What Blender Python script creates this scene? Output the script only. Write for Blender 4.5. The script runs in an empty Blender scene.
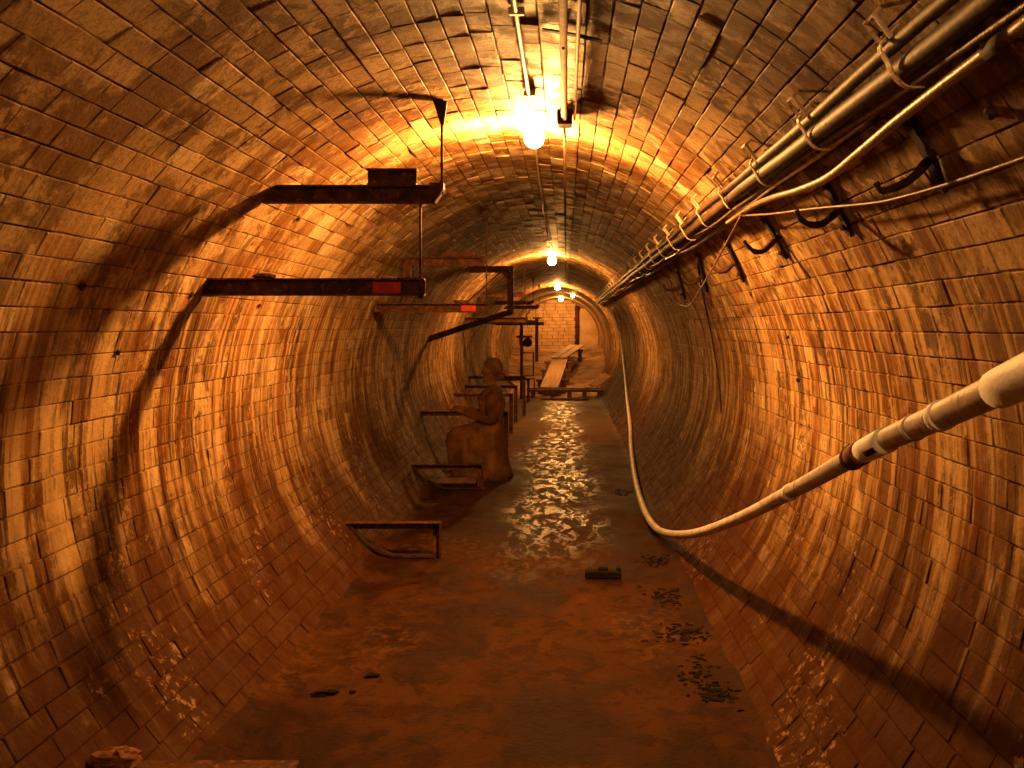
import bpy, math, random
import numpy as np
from mathutils import Vector, Matrix

random.seed(11)
rng = np.random.default_rng(11)
SC = bpy.context.scene
COL = SC.collection

# ------------------------------------------------------------------ camera, world, exposure
F = 960.0                    # focal length in pixels of the 1024 x 768 frame
VX, VY = 566.0, 327.0        # where the tunnel axis vanishes
H = 1.6                      # eye height
cam_d = bpy.data.cameras.new('camera')
cam = bpy.data.objects.new('camera', cam_d)
COL.objects.link(cam)
cam_d.sensor_width = 36.0
cam_d.lens = F / 1024 * 36.0
cam_d.shift_x = -(VX - 512) / 1024
cam_d.shift_y = -(384 - VY) / 1024
cam_d.clip_start = 0.02
cam.location = (0, 0, H)
cam.rotation_euler = (math.pi / 2, 0, 0)
SC.camera = cam
w = bpy.data.worlds.new('world')
SC.world = w
w.use_nodes = True
w.node_tree.nodes['Background'].inputs[0].default_value = (0.02, 0.01, 0.004, 1)
w.node_tree.nodes['Background'].inputs[1].default_value = 0.2
vs = SC.view_settings
vs.view_transform = 'Standard'
vs.look = 'None'
vs.gamma = 1.0
vs.use_curve_mapping = False
vs.exposure = 0.15
SC.cycles.use_denoising = True
SC.cycles.sample_clamp_indirect = 8.0
SC.cycles.max_bounces = 6
LAMP = (1.0, 0.43, 0.10)     # colour of the tungsten bulbs
LAMP_POWER = 1.0

# ------------------------------------------------------------------ tunnel measures
CX, CZ, R = -0.27, 1.147, 1.54
THMAX = 2.42
Y0, Y1 = -8.0, 37.0          # shell
YB0, YB1 = -2.4, 24.6        # real bricks
COURSE, BLEN = 0.0860, 0.228


def px(x, y, d):
    """point of the place seen at pixel x, y at distance d down the tunnel"""
    return Vector(((x - VX) * d / F, d, H - (y - VY) * d / F))


def wall_d(x, y, r=R):
    """distance at which the sight line of pixel x, y meets the tunnel lining"""
    a, b = (x - VX) / F, -(y - VY) / F
    hz = H - CZ
    A = a * a + b * b
    B = 2 * (-a * CX + b * hz)
    C = CX * CX + hz * hz - r * r
    return (-B + math.sqrt(B * B - 4 * A * C)) / (2 * A)


def on_wall(x, y, off=0.0):
    return px(x, y, wall_d(x, y, R - off))


def cyl(th, y, r=R):
    return Vector((CX + r * math.sin(th), y, CZ + r * math.cos(th)))


def wall_x(z, side, r=R):
    return CX + side * math.sqrt(max(0.0, r * r - (z - CZ) ** 2))


# ------------------------------------------------------------------ node helpers
def mat_new(name):
    m = bpy.data.materials.new(name)
    m.use_nodes = True
    nt = m.node_tree
    return m, nt, nt.nodes['Principled BSDF']


def setin(nt, sock, v):
    if hasattr(v, 'is_output'):
        nt.links.new(v, sock)
    elif isinstance(v, (tuple, list)) and len(v) == 3 and sock.type == 'RGBA':
        sock.default_value = (*v, 1)
    else:
        sock.default_value = v


def math_n(nt, op, a, b=None, c=None, clamp=False):
    n = nt.nodes.new('ShaderNodeMath')
    n.operation = op
    n.use_clamp = clamp
    for i, v in enumerate((a, b, c)):
        if v is not None:
            setin(nt, n.inputs[i], v)
    return n.outputs[0]


def noise_n(nt, vec, scale, detail=3.0, rough=0.55, dist=0.0):
    n = nt.nodes.new('ShaderNodeTexNoise')
    n.inputs['Scale'].default_value = scale
    n.inputs['Detail'].default_value = detail
    n.inputs['Roughness'].default_value = rough
    n.inputs['Distortion'].default_value = dist
    if vec is not None:
        nt.links.new(vec, n.inputs['Vector'])
    return n.outputs[0]


def step_n(nt, v, lo, hi, a=0.0, b=1.0):
    n = nt.nodes.new('ShaderNodeMapRange')
    n.interpolation_type = 'SMOOTHSTEP'
    setin(nt, n.inputs[0], v)
    for i, q in zip((1, 2, 3, 4), (lo, hi, a, b)):
        n.inputs[i].default_value = q
    return n.outputs[0]


def mix_n(nt, f, a, b):
    n = nt.nodes.new('ShaderNodeMix')
    n.data_type = 'RGBA'
    setin(nt, n.inputs[0], f)
    setin(nt, n.inputs[6], a)
    setin(nt, n.inputs[7], b)
    return n.outputs[2]


def vec_n(nt, x, y, z):
    n = nt.nodes.new('ShaderNodeCombineXYZ')
    for i, v in enumerate((x, y, z)):
        setin(nt, n.inputs[i], v)
    return n.outputs[0]


def pos_n(nt):
    g = nt.nodes.new('ShaderNodeNewGeometry')
    s = nt.nodes.new('ShaderNodeSeparateXYZ')
    nt.links.new(g.outputs['Position'], s.inputs[0])
    return g.outputs['Position'], s.outputs[0], s.outputs[1], s.outputs[2]


def bump_n(nt, h, strength, dist):
    n = nt.nodes.new('ShaderNodeBump')
    n.inputs['Strength'].default_value = strength
    n.inputs['Distance'].default_value = dist
    nt.links.new(h, n.inputs['Height'])
    return n.outputs[0]


def lining_mat(name, mortar=False, far=False):
    """glazed tan brick with rust runs, grime and lime; the run marks follow the curve of the wall"""
    m, nt, bs = mat_new(name)
    P, x, y, z = pos_n(nt)
    th = math_n(nt, 'ARCTAN2', math_n(nt, 'SUBTRACT', x, CX), math_n(nt, 'SUBTRACT', z, CZ))
    arc = math_n(nt, 'MULTIPLY', th, R)
    up = math_n(nt, 'ABSOLUTE', th)
    wallness = step_n(nt, up, 0.75, 1.35)
    uv = vec_n(nt, y, arc, 0.0)
    if mortar:
        n1 = noise_n(nt, uv, 3.0, 4)
        col = mix_n(nt, step_n(nt, n1, 0.38, 0.62), (0.07, 0.030, 0.009), (0.27, 0.16, 0.065))
    else:
        ag = nt.nodes.new('ShaderNodeAttribute'); ag.attribute_type = 'GEOMETRY'; ag.attribute_name = 'tone'
        ao = nt.nodes.new('ShaderNodeAttribute'); ao.attribute_type = 'OBJECT'; ao.attribute_name = 'tone'
        tone = math_n(nt, 'ADD', ag.outputs['Fac'], ao.outputs['Fac'])
        if far:
            bt = nt.nodes.new('ShaderNodeTexBrick')
            nt.links.new(uv, bt.inputs['Vector'])
            bt.inputs['Scale'].default_value = 1.0
            bt.inputs['Brick Width'].default_value = BLEN
            bt.inputs['Row Height'].default_value = COURSE
            bt.inputs['Mortar Size'].default_value = 0.006
            bt.inputs['Color1'].default_value = (0.2, 0.2, 0.2, 1)
            bt.inputs['Color2'].default_value = (0.8, 0.8, 0.8, 1)
            bt.inputs['Mortar'].default_value = (0, 0, 0, 1)
            tone = bt.outputs[0]
        n = nt.nodes.new('ShaderNodeValToRGB')
        nt.links.new(tone, n.inputs[0])
        e = n.color_ramp.elements
        e[0].position = 0.0; e[0].color = (0.17, 0.090, 0.030, 1)
        e[1].position = 1.0; e[1].color = (0.56, 0.43, 0.25, 1)
        q = e.new(0.3); q.color = (0.34, 0.215, 0.090, 1)
        q = e.new(0.75); q.color = (0.45, 0.31, 0.150, 1)
        col = n.outputs[0]
    # grain and speckle
    sp = noise_n(nt, P, 48.0, 6, 0.72)
    col = mix_n(nt, step_n(nt, sp, 0.54, 0.40, 0.0, 0.50), col, (0.15, 0.065, 0.018))
    # patchy grime inside and across bricks
    g1 = noise_n(nt, P, 7.0, 9, 0.72, 0.6)
    g2 = noise_n(nt, P, 1.5, 5, 0.65)
    grime = math_n(nt, 'MULTIPLY', step_n(nt, g1, 0.475, 0.535), step_n(nt, g2, 0.42, 0.54))
    col = mix_n(nt, math_n(nt, 'MULTIPLY', grime, 0.80), col, (0.065, 0.024, 0.006))
    # large damp stains, red brown
    g3 = noise_n(nt, vec_n(nt, math_n(nt, 'MULTIPLY', y, 1.4), math_n(nt, 'MULTIPLY', arc, 0.85), 3.0), 1.0, 9, 0.72, 0.7)
    col = mix_n(nt, math_n(nt, 'MULTIPLY', step_n(nt, g3, 0.485, 0.555), 0.76), col, (0.095, 0.033, 0.006))
    # rust runs down the walls
    s1 = noise_n(nt, vec_n(nt, math_n(nt, 'MULTIPLY', y, 4.2), math_n(nt, 'MULTIPLY', arc, 0.42), 0.0), 1.0, 9, 0.70, 0.25)
    run = math_n(nt, 'MULTIPLY', step_n(nt, s1, 0.47, 0.56), wallness)
    col = mix_n(nt, math_n(nt, 'MULTIPLY', run, 0.80), col, (0.17, 0.056, 0.008))
    s2 = noise_n(nt, vec_n(nt, math_n(nt, 'MULTIPLY', y, 17.0), math_n(nt, 'MULTIPLY', arc, 0.60), 7.0), 1.0, 7, 0.66, 0.2)
    run2 = math_n(nt, 'MULTIPLY', step_n(nt, s2, 0.49, 0.58), wallness)
    col = mix_n(nt, math_n(nt, 'MULTIPLY', run2, 0.60), col, (0.56, 0.37, 0.165))
    s3 = noise_n(nt, vec_n(nt, math_n(nt, 'MULTIPLY', y, 9.0), math_n(nt, 'MULTIPLY', arc, 0.75), 17.0), 1.0, 8, 0.70, 0.3)
    run3 = math_n(nt, 'MULTIPLY', step_n(nt, s3, 0.53, 0.60), wallness)
    col = mix_n(nt, math_n(nt, 'MULTIPLY', run3, 0.82), col, (0.040, 0.013, 0.003))
    # wall colour goes darker towards the foot, with an uneven upper edge
    foot_z = math_n(nt, 'ADD', z, math_n(nt, 'MULTIPLY', math_n(nt, 'SUBTRACT', s1, 0.5), -2.0))
    foot_z = math_n(nt, 'ADD', foot_z, math_n(nt, 'MULTIPLY', math_n(nt, 'SUBTRACT', g3, 0.5), -1.5))
    col = mix_n(nt, step_n(nt, foot_z, 1.25, 0.30, 0.0, 0.955), col, (0.045, 0.0125, 0.0014))
    # lime crust
    l1 = noise_n(nt, P, 26.0, 6, 0.7)
    l2 = noise_n(nt, uv, 1.5, 3, 0.5)
    lime = math_n(nt, 'MULTIPLY', step_n(nt, l1, 0.56, 0.62), step_n(nt, l2, 0.53, 0.60))
    col = mix_n(nt, math_n(nt, 'MULTIPLY', lime, 0.5), col, (0.50, 0.34, 0.17))
    nt.links.new(col, bs.inputs['Base Color'])
    ro = step_n(nt, g1, 0.3, 0.7, 0.50, 0.85)
    if mortar:
        bs.inputs['Roughness'].default_value = 0.85
    else:
        nt.links.new(ro, bs.inputs['Roughness'])
    bs.inputs['Specular IOR Level'].default_value = 0.07
    hb = math_n(nt, 'ADD', sp, math_n(nt, 'MULTIPLY', g1, 2.0))
    nt.links.new(bump_n(nt, hb, 0.6, 0.007), bs.inputs['Normal'])
    return m


def rust_mat(name, c0, c1, c2=None, scale=14.0, rough=0.8, metal=0.0, bump=0.5):
    m, nt, bs = mat_new(name)
    P, x, y, z = pos_n(nt)
    n1 = noise_n(nt, P, scale, 5, 0.65, 0.3)
    col = mix_n(nt, step_n(nt, n1, 0.36, 0.64), c0, c1)
    if c2:
        col = mix_n(nt, step_n(nt, noise_n(nt, P, scale * 2.3, 4), 0.56, 0.66), col, c2)
    nt.links.new(col, bs.inputs['Base Color'])
    bs.inputs['Roughness'].default_value = rough
    bs.inputs['Metallic'].default_value = metal
    bs.inputs['Specular IOR Level'].default_value = 0.2
    nt.links.new(bump_n(nt, noise_n(nt, P, scale * 5, 3), bump, 0.004), bs.inputs['Normal'])
    return m


def floor_mat():
    m, nt, bs = mat_new('wet_concrete')
    P, x, y, z = pos_n(nt)
    uv = vec_n(nt, x, math_n(nt, 'MULTIPLY', y, 0.8), 0.0)
    n1 = noise_n(nt, uv, 1.8, 9, 0.72, 0.6)
    n2 = noise_n(nt, uv, 7.0, 8, 0.72, 0.4)
    n3 = noise_n(nt, uv, 0.7, 3, 0.5)
    col = mix_n(nt, step_n(nt, n1, 0.42, 0.58), (0.021, 0.0066, 0.0009), (0.052, 0.019, 0.0034))
    col = mix_n(nt, math_n(nt, 'MULTIPLY', step_n(nt, n2, 0.49, 0.58), 0.6), col, (0.012, 0.0037, 0.0006))
    col = mix_n(nt, math_n(nt, 'MULTIPLY', math_n(nt, 'MULTIPLY', step_n(nt, n3, 0.50, 0.58), step_n(nt, noise_n(nt, uv, 14.0, 6, 0.7), 0.47, 0.58)), 0.5), col, (0.12, 0.052, 0.011))
    # dried out pale concrete towards the deck
    dry = math_n(nt, 'MULTIPLY', step_n(nt, y, 13.0, 18.0), step_n(nt, n1, 0.3, 0.55))
    col = mix_n(nt, math_n(nt, 'MULTIPLY', dry, 0.6), col, (0.30, 0.18, 0.075))
    nt.links.new(col, bs.inputs['Base Color'])
    # the standing wet strip down the middle: shallow films of water between rough patches
    off = math_n(nt, 'ABSOLUTE', math_n(nt, 'ADD', math_n(nt, 'ADD', x, 0.10), math_n(nt, 'MULTIPLY', math_n(nt, 'SUBTRACT', n3, 0.5), 0.8)))
    strip = math_n(nt, 'MULTIPLY', step_n(nt, off, 0.52, 0.18), step_n(nt, y, 5.6, 8.0))
    n4 = noise_n(nt, vec_n(nt, x, math_n(nt, 'MULTIPLY', y, 0.42), 2.0), 11.0, 7, 0.70, 0.8)
    wet = math_n(nt, 'MULTIPLY', strip, step_n(nt, n4, 0.505, 0.55))
    ro = math_n(nt, 'SUBTRACT', 0.80, math_n(nt, 'MULTIPLY', step_n(nt, n1, 0.58, 0.42), 0.16))
    ro = math_n(nt, 'SUBTRACT', ro, math_n(nt, 'MULTIPLY', wet, 0.44), clamp=True)
    nt.links.new(ro, bs.inputs['Roughness'])
    nt.links.new(math_n(nt, 'ADD', 0.06, math_n(nt, 'MULTIPLY', wet, 0.20)), bs.inputs['Specular IOR Level'])
    hb = math_n(nt, 'ADD', n2, math_n(nt, 'MULTIPLY', noise_n(nt, P, 45.0, 5, 0.65), 0.5))
    nt.links.new(bump_n(nt, hb, 0.8, 0.013), bs.inputs['Normal'])
    return m


def plain_mat(name, col, rough=0.6, metal=0.0, var=0.25, scale=12.0):
    a = tuple(c * (1 - var) for c in col)
    b = tuple(min(1, c * (1 + var)) for c in col)
    return rust_mat(name, a, b, None, scale, rough, metal, 0.25)


def wood_mat(name, c0, c1):
    m, nt, bs = mat_new(name)
    tc = nt.nodes.new('ShaderNodeTexCoord')
    s = nt.nodes.new('ShaderNodeSeparateXYZ')
    nt.links.new(tc.outputs['Object'], s.inputs[0])
    v = vec_n(nt, math_n(nt, 'MULTIPLY', s.outputs[0], 18.0), math_n(nt, 'MULTIPLY', s.outputs[1], 1.2), math_n(nt, 'MULTIPLY', s.outputs[2], 18.0))
    n1 = noise_n(nt, v, 1.0, 4, 0.6, 0.4)
    nt.links.new(mix_n(nt, step_n(nt, n1, 0.35, 0.65), c0, c1), bs.inputs['Base Color'])
    bs.inputs['Roughness'].default_value = 0.75
    nt.links.new(bump_n(nt, n1, 0.3, 0.004), bs.inputs['Normal'])
    return m


def emit_mat(name, col, s):
    m, nt, bs = mat_new(name)
    bs.inputs['Base Color'].default_value = (0.8, 0.7, 0.5, 1)
    bs.inputs['Emission Color'].default_value = (*col, 1)
    bs.inputs['Emission Strength'].default_value = s
    return m


def ghost_mat(name, c0, c1, alpha):
    m, nt, bs = mat_new(name)
    P, x, y, z = pos_n(nt)
    n1 = noise_n(nt, P, 7.0, 5, 0.65, 0.5)
    nt.links.new(mix_n(nt, step_n(nt, n1, 0.35, 0.65), c0, c1), bs.inputs['Base Color'])
    bs.inputs['Roughness'].default_value = 0.9
    bs.inputs['Alpha'].default_value = alpha
    bs.inputs['Specular IOR Level'].default_value = 0.1
    return m


M = {
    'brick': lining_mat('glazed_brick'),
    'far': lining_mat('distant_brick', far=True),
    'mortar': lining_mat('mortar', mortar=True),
    'floor': floor_mat(),
    'rust': rust_mat('rusted_steel', (0.032, 0.011, 0.004), (0.095, 0.033, 0.010), (0.15, 0.066, 0.024)),
    'rust_dark': rust_mat('black_rust', (0.012, 0.006, 0.003), (0.05, 0.018, 0.007), None),
    'rust_orange': rust_mat('flaking_orange_rust', (0.10, 0.034, 0.009), (0.22, 0.09, 0.03), (0.05, 0.017, 0.005), 20),
    'galv': rust_mat('galvanised_strap', (0.40, 0.29, 0.19), (0.62, 0.49, 0.36), (0.22, 0.1, 0.04), 25, 0.5, 0.0),
    'pipe': rust_mat('painted_iron_pipe', (0.026, 0.012, 0.005), (0.060, 0.029, 0.012), None, 9, 0.6),
    'conduit': rust_mat('dull_conduit', (0.13, 0.075, 0.035), (0.21, 0.125, 0.06), None, 16, 0.4, 0.0),
    'conduit_old': rust_mat('rusted_conduit', (0.028, 0.010, 0.004), (0.070, 0.028, 0.010), None, 16, 0.9, 0.0),
    'cable': rust_mat('grey_cable', (0.060, 0.032, 0.014), (0.12, 0.066, 0.03), None, 20, 0.5),
    'cable_pale': plain_mat('pale_cable', (0.5, 0.38, 0.26), 0.35),
    'hose': rust_mat('dirty_white_hose', (0.46, 0.41, 0.38), (0.64, 0.60, 0.60), (0.32, 0.22, 0.14), 11, 0.5),
    'hose_white': rust_mat('white_wrap', (0.86, 0.86, 0.92), (0.93, 0.93, 0.97), None, 16, 0.55),
    'red': rust_mat('red_tag_paint', (0.42, 0.028, 0.010), (0.55, 0.05, 0.015), None, 18, 0.6),
    'plank': wood_mat('pale_timber', (0.30, 0.18, 0.08), (0.44, 0.29, 0.14)),
    'timber': wood_mat('dark_timber', (0.07, 0.03, 0.012), (0.17, 0.08, 0.032)),
    'mud': rust_mat('dried_mud', (0.17, 0.095, 0.042), (0.36, 0.22, 0.105), None, 2.2, 0.9, 0, 0.6),
    'block': rust_mat('painted_block', (0.42, 0.27, 0.14), (0.55, 0.38, 0.22), None, 3, 0.8),
    'block_joint': plain_mat('block_joint', (0.20, 0.11, 0.05), 0.9),
    'plaster': rust_mat('plaster', (0.40, 0.26, 0.13), (0.52, 0.36, 0.2), None, 2, 0.85),
    'debris': rust_mat('black_debris', (0.003, 0.002, 0.001), (0.012, 0.006, 0.003), None, 20, 1.0),
    'black': rust_mat('black_wood', (0.003, 0.002, 0.001), (0.008, 0.005, 0.003), None, 20, 0.9),
    'skin': ghost_mat('faded_skin', (0.13, 0.057, 0.018), (0.22, 0.10, 0.034), 0.66),
    'dress': ghost_mat('faded_dress', (0.075, 0.031, 0.009), (0.23, 0.10, 0.034), 0.68),
    'hair': ghost_mat('faded_hair', (0.09, 0.035, 0.011), (0.16, 0.07, 0.022), 0.66),
}


# ------------------------------------------------------------------ mesh helpers
class MB:
    def __init__(self):
        self.v, self.f = [], []

    def add(self, vs_, fs_):
        o = len(self.v)
        self.v += [tuple(p) for p in vs_]
        self.f += [tuple(i + o for i in f) for f in fs_]
        return self

    def box(self, a, b, bev=0.0):
        """box from corner a to corner b, with its edges eased"""
        lo = [min(p, q) for p, q in zip(a, b)]
        hi = [max(p, q) for p, q in zip(a, b)]
        e = min(bev, 0.45 * min(h - l for l, h in zip(lo, hi)))
        if e <= 0:
            vs_ = [(x, y, z) for z in (lo[2], hi[2]) for x, y in ((lo[0], lo[1]), (hi[0], lo[1]), (hi[0], hi[1]), (lo[0], hi[1]))]
            return self.add(vs_, [(3, 2, 1, 0), (4, 5, 6, 7), (0, 1, 5, 4), (1, 2, 6, 5), (2, 3, 7, 6), (3, 0, 4, 7)])
        pts, idx = [], {}
        for sx in (0, 1):
            for sy in (0, 1):
                for sz in (0, 1):
                    c = [(lo, hi)[s][k] for k, s in enumerate((sx, sy, sz))]
                    for k in range(3):
                        p = list(c)
                        for j in range(3):
                            if j != k:
                                p[j] += e if (sx, sy, sz)[j] == 0 else -e
                        idx[(sx, sy, sz, k)] = len(pts)
                        pts.append(p)
        fs = []
        for k in range(3):                      # main faces
            i, j = [q for q in range(3) if q != k]
            for s in (0, 1):
                q = []
                for u, v in ((0, 0), (1, 0), (1, 1), (0, 1)):
                    t = [0, 0, 0]; t[k] = s; t[i] = u; t[j] = v
                    q.append(idx[(*t, k)])
                fs.append(q)
        for k in range(3):                      # edges along axis k
            i, j = [q for q in range(3) if q != k]
            for u in (0, 1):
                for v in (0, 1):
                    t0 = [0, 0, 0]; t0[i] = u; t0[j] = v
                    t1 = list(t0); t1[k] = 1
                    fs.append([idx[(*t0, i)], idx[(*t0, j)], idx[(*t1, j)], idx[(*t1, i)]])
        for sx in (0, 1):
            for sy in (0, 1):
                for sz in (0, 1):
                    fs.append([idx[(sx, sy, sz, k)] for k in range(3)])
        return self.add(pts, fs)

    def tube(self, pts, rad, n=10, cap=True, squash=1.0):
        pts = [Vector(p) for p in pts]
        rads = rad if isinstance(rad, (list, tuple)) else [rad] * len(pts)
        t0 = (pts[1] - pts[0]).normalized()
        up = Vector((0, 0, 1)) if abs(t0.z) < 0.9 else Vector((1, 0, 0))
        a = t0.cross(up).normalized()
        vs_, fs_ = [], []
        for i, p in enumerate(pts):
            t = (pts[min(i + 1, len(pts) - 1)] - pts[max(i - 1, 0)]).normalized()
            a = (a - t * a.dot(t)).normalized()
            b = t.cross(a)
            for k in range(n):
                q = 2 * math.pi * k / n
                vs_.append(p + a * (rads[i] * math.cos(q)) + b * (rads[i] * squash * math.sin(q)))
        for i in range(len(pts) - 1):
            for k in range(n):
                k2 = (k + 1) % n
                fs_.append((i * n + k, i * n + k2, (i + 1) * n + k2, (i + 1) * n + k))
        if cap:
            fs_.append(tuple(range(n - 1, -1, -1)))
            fs_.append(tuple((len(pts) - 1) * n + k for k in range(n)))
        return self.add(vs_, fs_)

    def sweep(self, pts, wdt, thk, nrm):
        """flat bar of width wdt and thickness thk along pts; nrm(i) is the direction of its thickness"""
        pts = [Vector(p) for p in pts]
        vs_, fs_ = [], []
        for i, p in enumerate(pts):
            t = (pts[min(i + 1, len(pts) - 1)] - pts[max(i - 1, 0)]).normalized()
            n = nrm(i) if callable(nrm) else Vector(nrm)
            n = (n - t * n.dot(t)).normalized()
            s = t.cross(n)
            for u, v in ((-1, -1), (1, -1), (1, 1), (-1, 1)):
                vs_.append(p + s * (u * wdt / 2) + n * (v * thk / 2))
        for i in range(len(pts) - 1):
            for k in range(4):
                k2 = (k + 1) % 4
                fs_.append((i * 4 + k, i * 4 + k2, (i + 1) * 4 + k2, (i + 1) * 4 + k))
        m_ = (len(pts) - 1) * 4
        fs_ += [(3, 2, 1, 0), (m_, m_ + 1, m_ + 2, m_ + 3)]
        return self.add(vs_, fs_)

    def channel(self, x0, x1, y, z, h, dep, t, cut=0.0):
        """C channel along x, web at y, open towards -y (flanges reach to y-dep); z is its middle"""
        prof = [(0, -h / 2), (0, h / 2), (-dep, h / 2), (-dep, h / 2 - t), (-t, h / 2 - t), (-t, -h / 2 + t), (-dep, -h / 2 + t), (-dep, -h / 2)]
        n = len(prof)
        vs_ = [(x0, y + p, z + q) for p, q in prof] + [(x1 + cut * (q / h + 0.5), y + p, z + q) for p, q in prof]
        fs_ = [(k, (k + 1) % n, n + (k + 1) % n, n + k) for k in range(n)]
        for o in (0, n):
            fs_ += [(o, o + 1, o + 4, o + 5), (o + 1, o + 2, o + 3, o + 4), (o, o + 5, o + 6, o + 7)]
        return self.add(vs_, fs_)

    def lathe(self, prof, n=16, c=(0, 0, 0)):
        vs_, fs_ = [], []
        for r, z in prof:
            for k in range(n):
                q = 2 * math.pi * k / n
                vs_.append((c[0] + r * math.cos(q), c[1] + r * math.sin(q), c[2] + z))
        for i in range(len(prof) - 1):
            for k in range(n):
                k2 = (k + 1) % n
                fs_.append((i * n + k, i * n + k2, (i + 1) * n + k2, (i + 1) * n + k))
        fs_.append(tuple(range(n - 1, -1, -1)))
        fs_.append(tuple((len(prof) - 1) * n + k for k in range(n)))
        return self.add(vs_, fs_)

    def build(self, name, mat, parent=None, smooth=False, fix=True):
        me = bpy.data.meshes.new(name)
        me.from_pydata(self.v, [], self.f)
        if fix:
            import bmesh
            bm = bmesh.new(); bm.from_mesh(me)
            bmesh.ops.recalc_face_normals(bm, faces=bm.faces)
            bm.to_mesh(me); bm.free()
        me.materials.append(mat)
        if smooth:
            me.shade_smooth()
        o = bpy.data.objects.new(name, me)
        COL.objects.link(o)
        if parent is not None:
            o.parent = parent
            o.matrix_parent_inverse = Matrix.Translation(-parent.location)
        return o


def tag(o, label, cat=None, group=None, kind=None):
    o['label'] = label
    if cat: o['category'] = cat
    if group: o['group'] = group
    if kind: o['kind'] = kind
    return o


def thing(name, loc, label, cat, group=None):
    o = bpy.data.objects.new(name, None)
    o.empty_display_size = 0.05
    COL.objects.link(o)
    o.location = loc
    return tag(o, label, cat, group)


def smooth_path(pts, k=8):
    P_ = [Vector(p) for p in pts]
    P_ = [P_[0] * 2 - P_[1]] + P_ + [P_[-1] * 2 - P_[-2]]
    out = []
    for i in range(1, len(P_) - 2):
        a, b, c, d = P_[i - 1:i + 3]
        for j in range(k):
            t = j / k
            out.append(0.5 * ((2 * b) + (c - a) * t + (2 * a - 5 * b + 4 * c - d) * t * t + (3 * b - a - 3 * c + d) * t ** 3))
    out.append(P_[-2])
    return out


# ------------------------------------------------------------------ the lining: mortar shell and bricks
def shell(name, t0, t1, r, y0, y1, mat, thick=0.09, parent=None, nt_=None, ny=24):
    nt_ = nt_ or max(6, int((t1 - t0) / 0.04))
    vs_, fs_ = [], []
    for rr in (r, r + thick):
        for j in range(ny + 1):
            for i in range(nt_ + 1):
                vs_.append(cyl(t0 + (t1 - t0) * i / nt_, y0 + (y1 - y0) * j / ny, rr))
    W = nt_ + 1
    S = W * (ny + 1)
    for j in range(ny):
        for i in range(nt_):
            a = j * W + i
            fs_.append((a, a + 1, a + W + 1, a + W))
            fs_.append((S + a, S + a + W, S + a + W + 1, S + a + 1))
    for j in range(ny):
        for i in (0, nt_):
            a = j * W + i
            fs_.append((a, a + W, S + a + W, S + a))
    for i in range(nt_):
        for j in (0, ny):
            a = j * W + i
            fs_.append((a, a + 1, S + a + 1, S + a))
    return MB().add(vs_, fs_).build(name, mat, parent, smooth=False)


N_COURSES = 2 * int(THMAX * R / COURSE)
DTH = COURSE / R
segs = []
n_side = 30
for name, c0, c1, lab, cat in (
        ('wall_left', 0, n_side, 'curved left wall of stained tan glazed brick', 'wall'),
        ('ceiling', n_side, N_COURSES - n_side, 'arched tan brick vault over the tunnel', 'ceiling'),
        ('wall_right', N_COURSES - n_side, N_COURSES, 'curved right wall of streaked tan glazed brick', 'wall')):
    t0 = (c0 - N_COURSES / 2) * DTH
    t1 = (c1 - N_COURSES / 2) * DTH
    if name == 'wall_left': t0s, t1s = -THMAX - 0.1, t1
    elif name == 'wall_right': t0s, t1s = t0, THMAX + 0.1
    else: t0s, t1s = t0, t1
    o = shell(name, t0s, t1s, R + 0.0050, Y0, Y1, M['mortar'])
    tag(o, lab, cat, kind='structure')
    segs.append((o, c0, c1, t0s, t1s))
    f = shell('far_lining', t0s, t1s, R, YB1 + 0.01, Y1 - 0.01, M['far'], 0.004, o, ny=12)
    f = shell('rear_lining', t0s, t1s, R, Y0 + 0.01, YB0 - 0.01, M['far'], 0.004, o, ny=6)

# twelve shared brick shapes: front face slightly worn, arrises eased, length 1 (scaled per brick)
BR = []
for k in range(12):
    hw = COURSE / 2 - 0.0026
    j = lambda s: random.uniform(-s, s)
    L = 0.5 - 0.012
    mid, fr = [], []
    for sx, sy in ((-1, -1), (1, -1), (1, 1), (-1, 1)):
        X, Y = sx * (L + j(0.008)), sy * (hw + j(0.0022))
        mid.append((X, Y, -0.0010))
        fr.append((X - sx * (0.006 + abs(j(0.010))), Y - sy * (0.0010 + abs(j(0.0025))), 0.0006 + j(0.0012)))
    back = [(a, b, -0.018) for a, b, _ in mid]
    V = np.array(back + mid + fr)
    Fc = [(8, 9, 10, 11)]
    for a in range(4):
        b = (a + 1) % 4
        Fc += [(a, b, 4 + b, 4 + a), (4 + a, 4 + b, 8 + b, 8 + a)]
    BR.append((V, Fc))
BR_ME = []
for k, (V, Fc) in enumerate(BR):
    me = bpy.data.meshes.new('brick')
    me.from_pydata([tuple(p) for p in V], [], Fc)
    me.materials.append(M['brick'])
    BR_ME.append(me)

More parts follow.
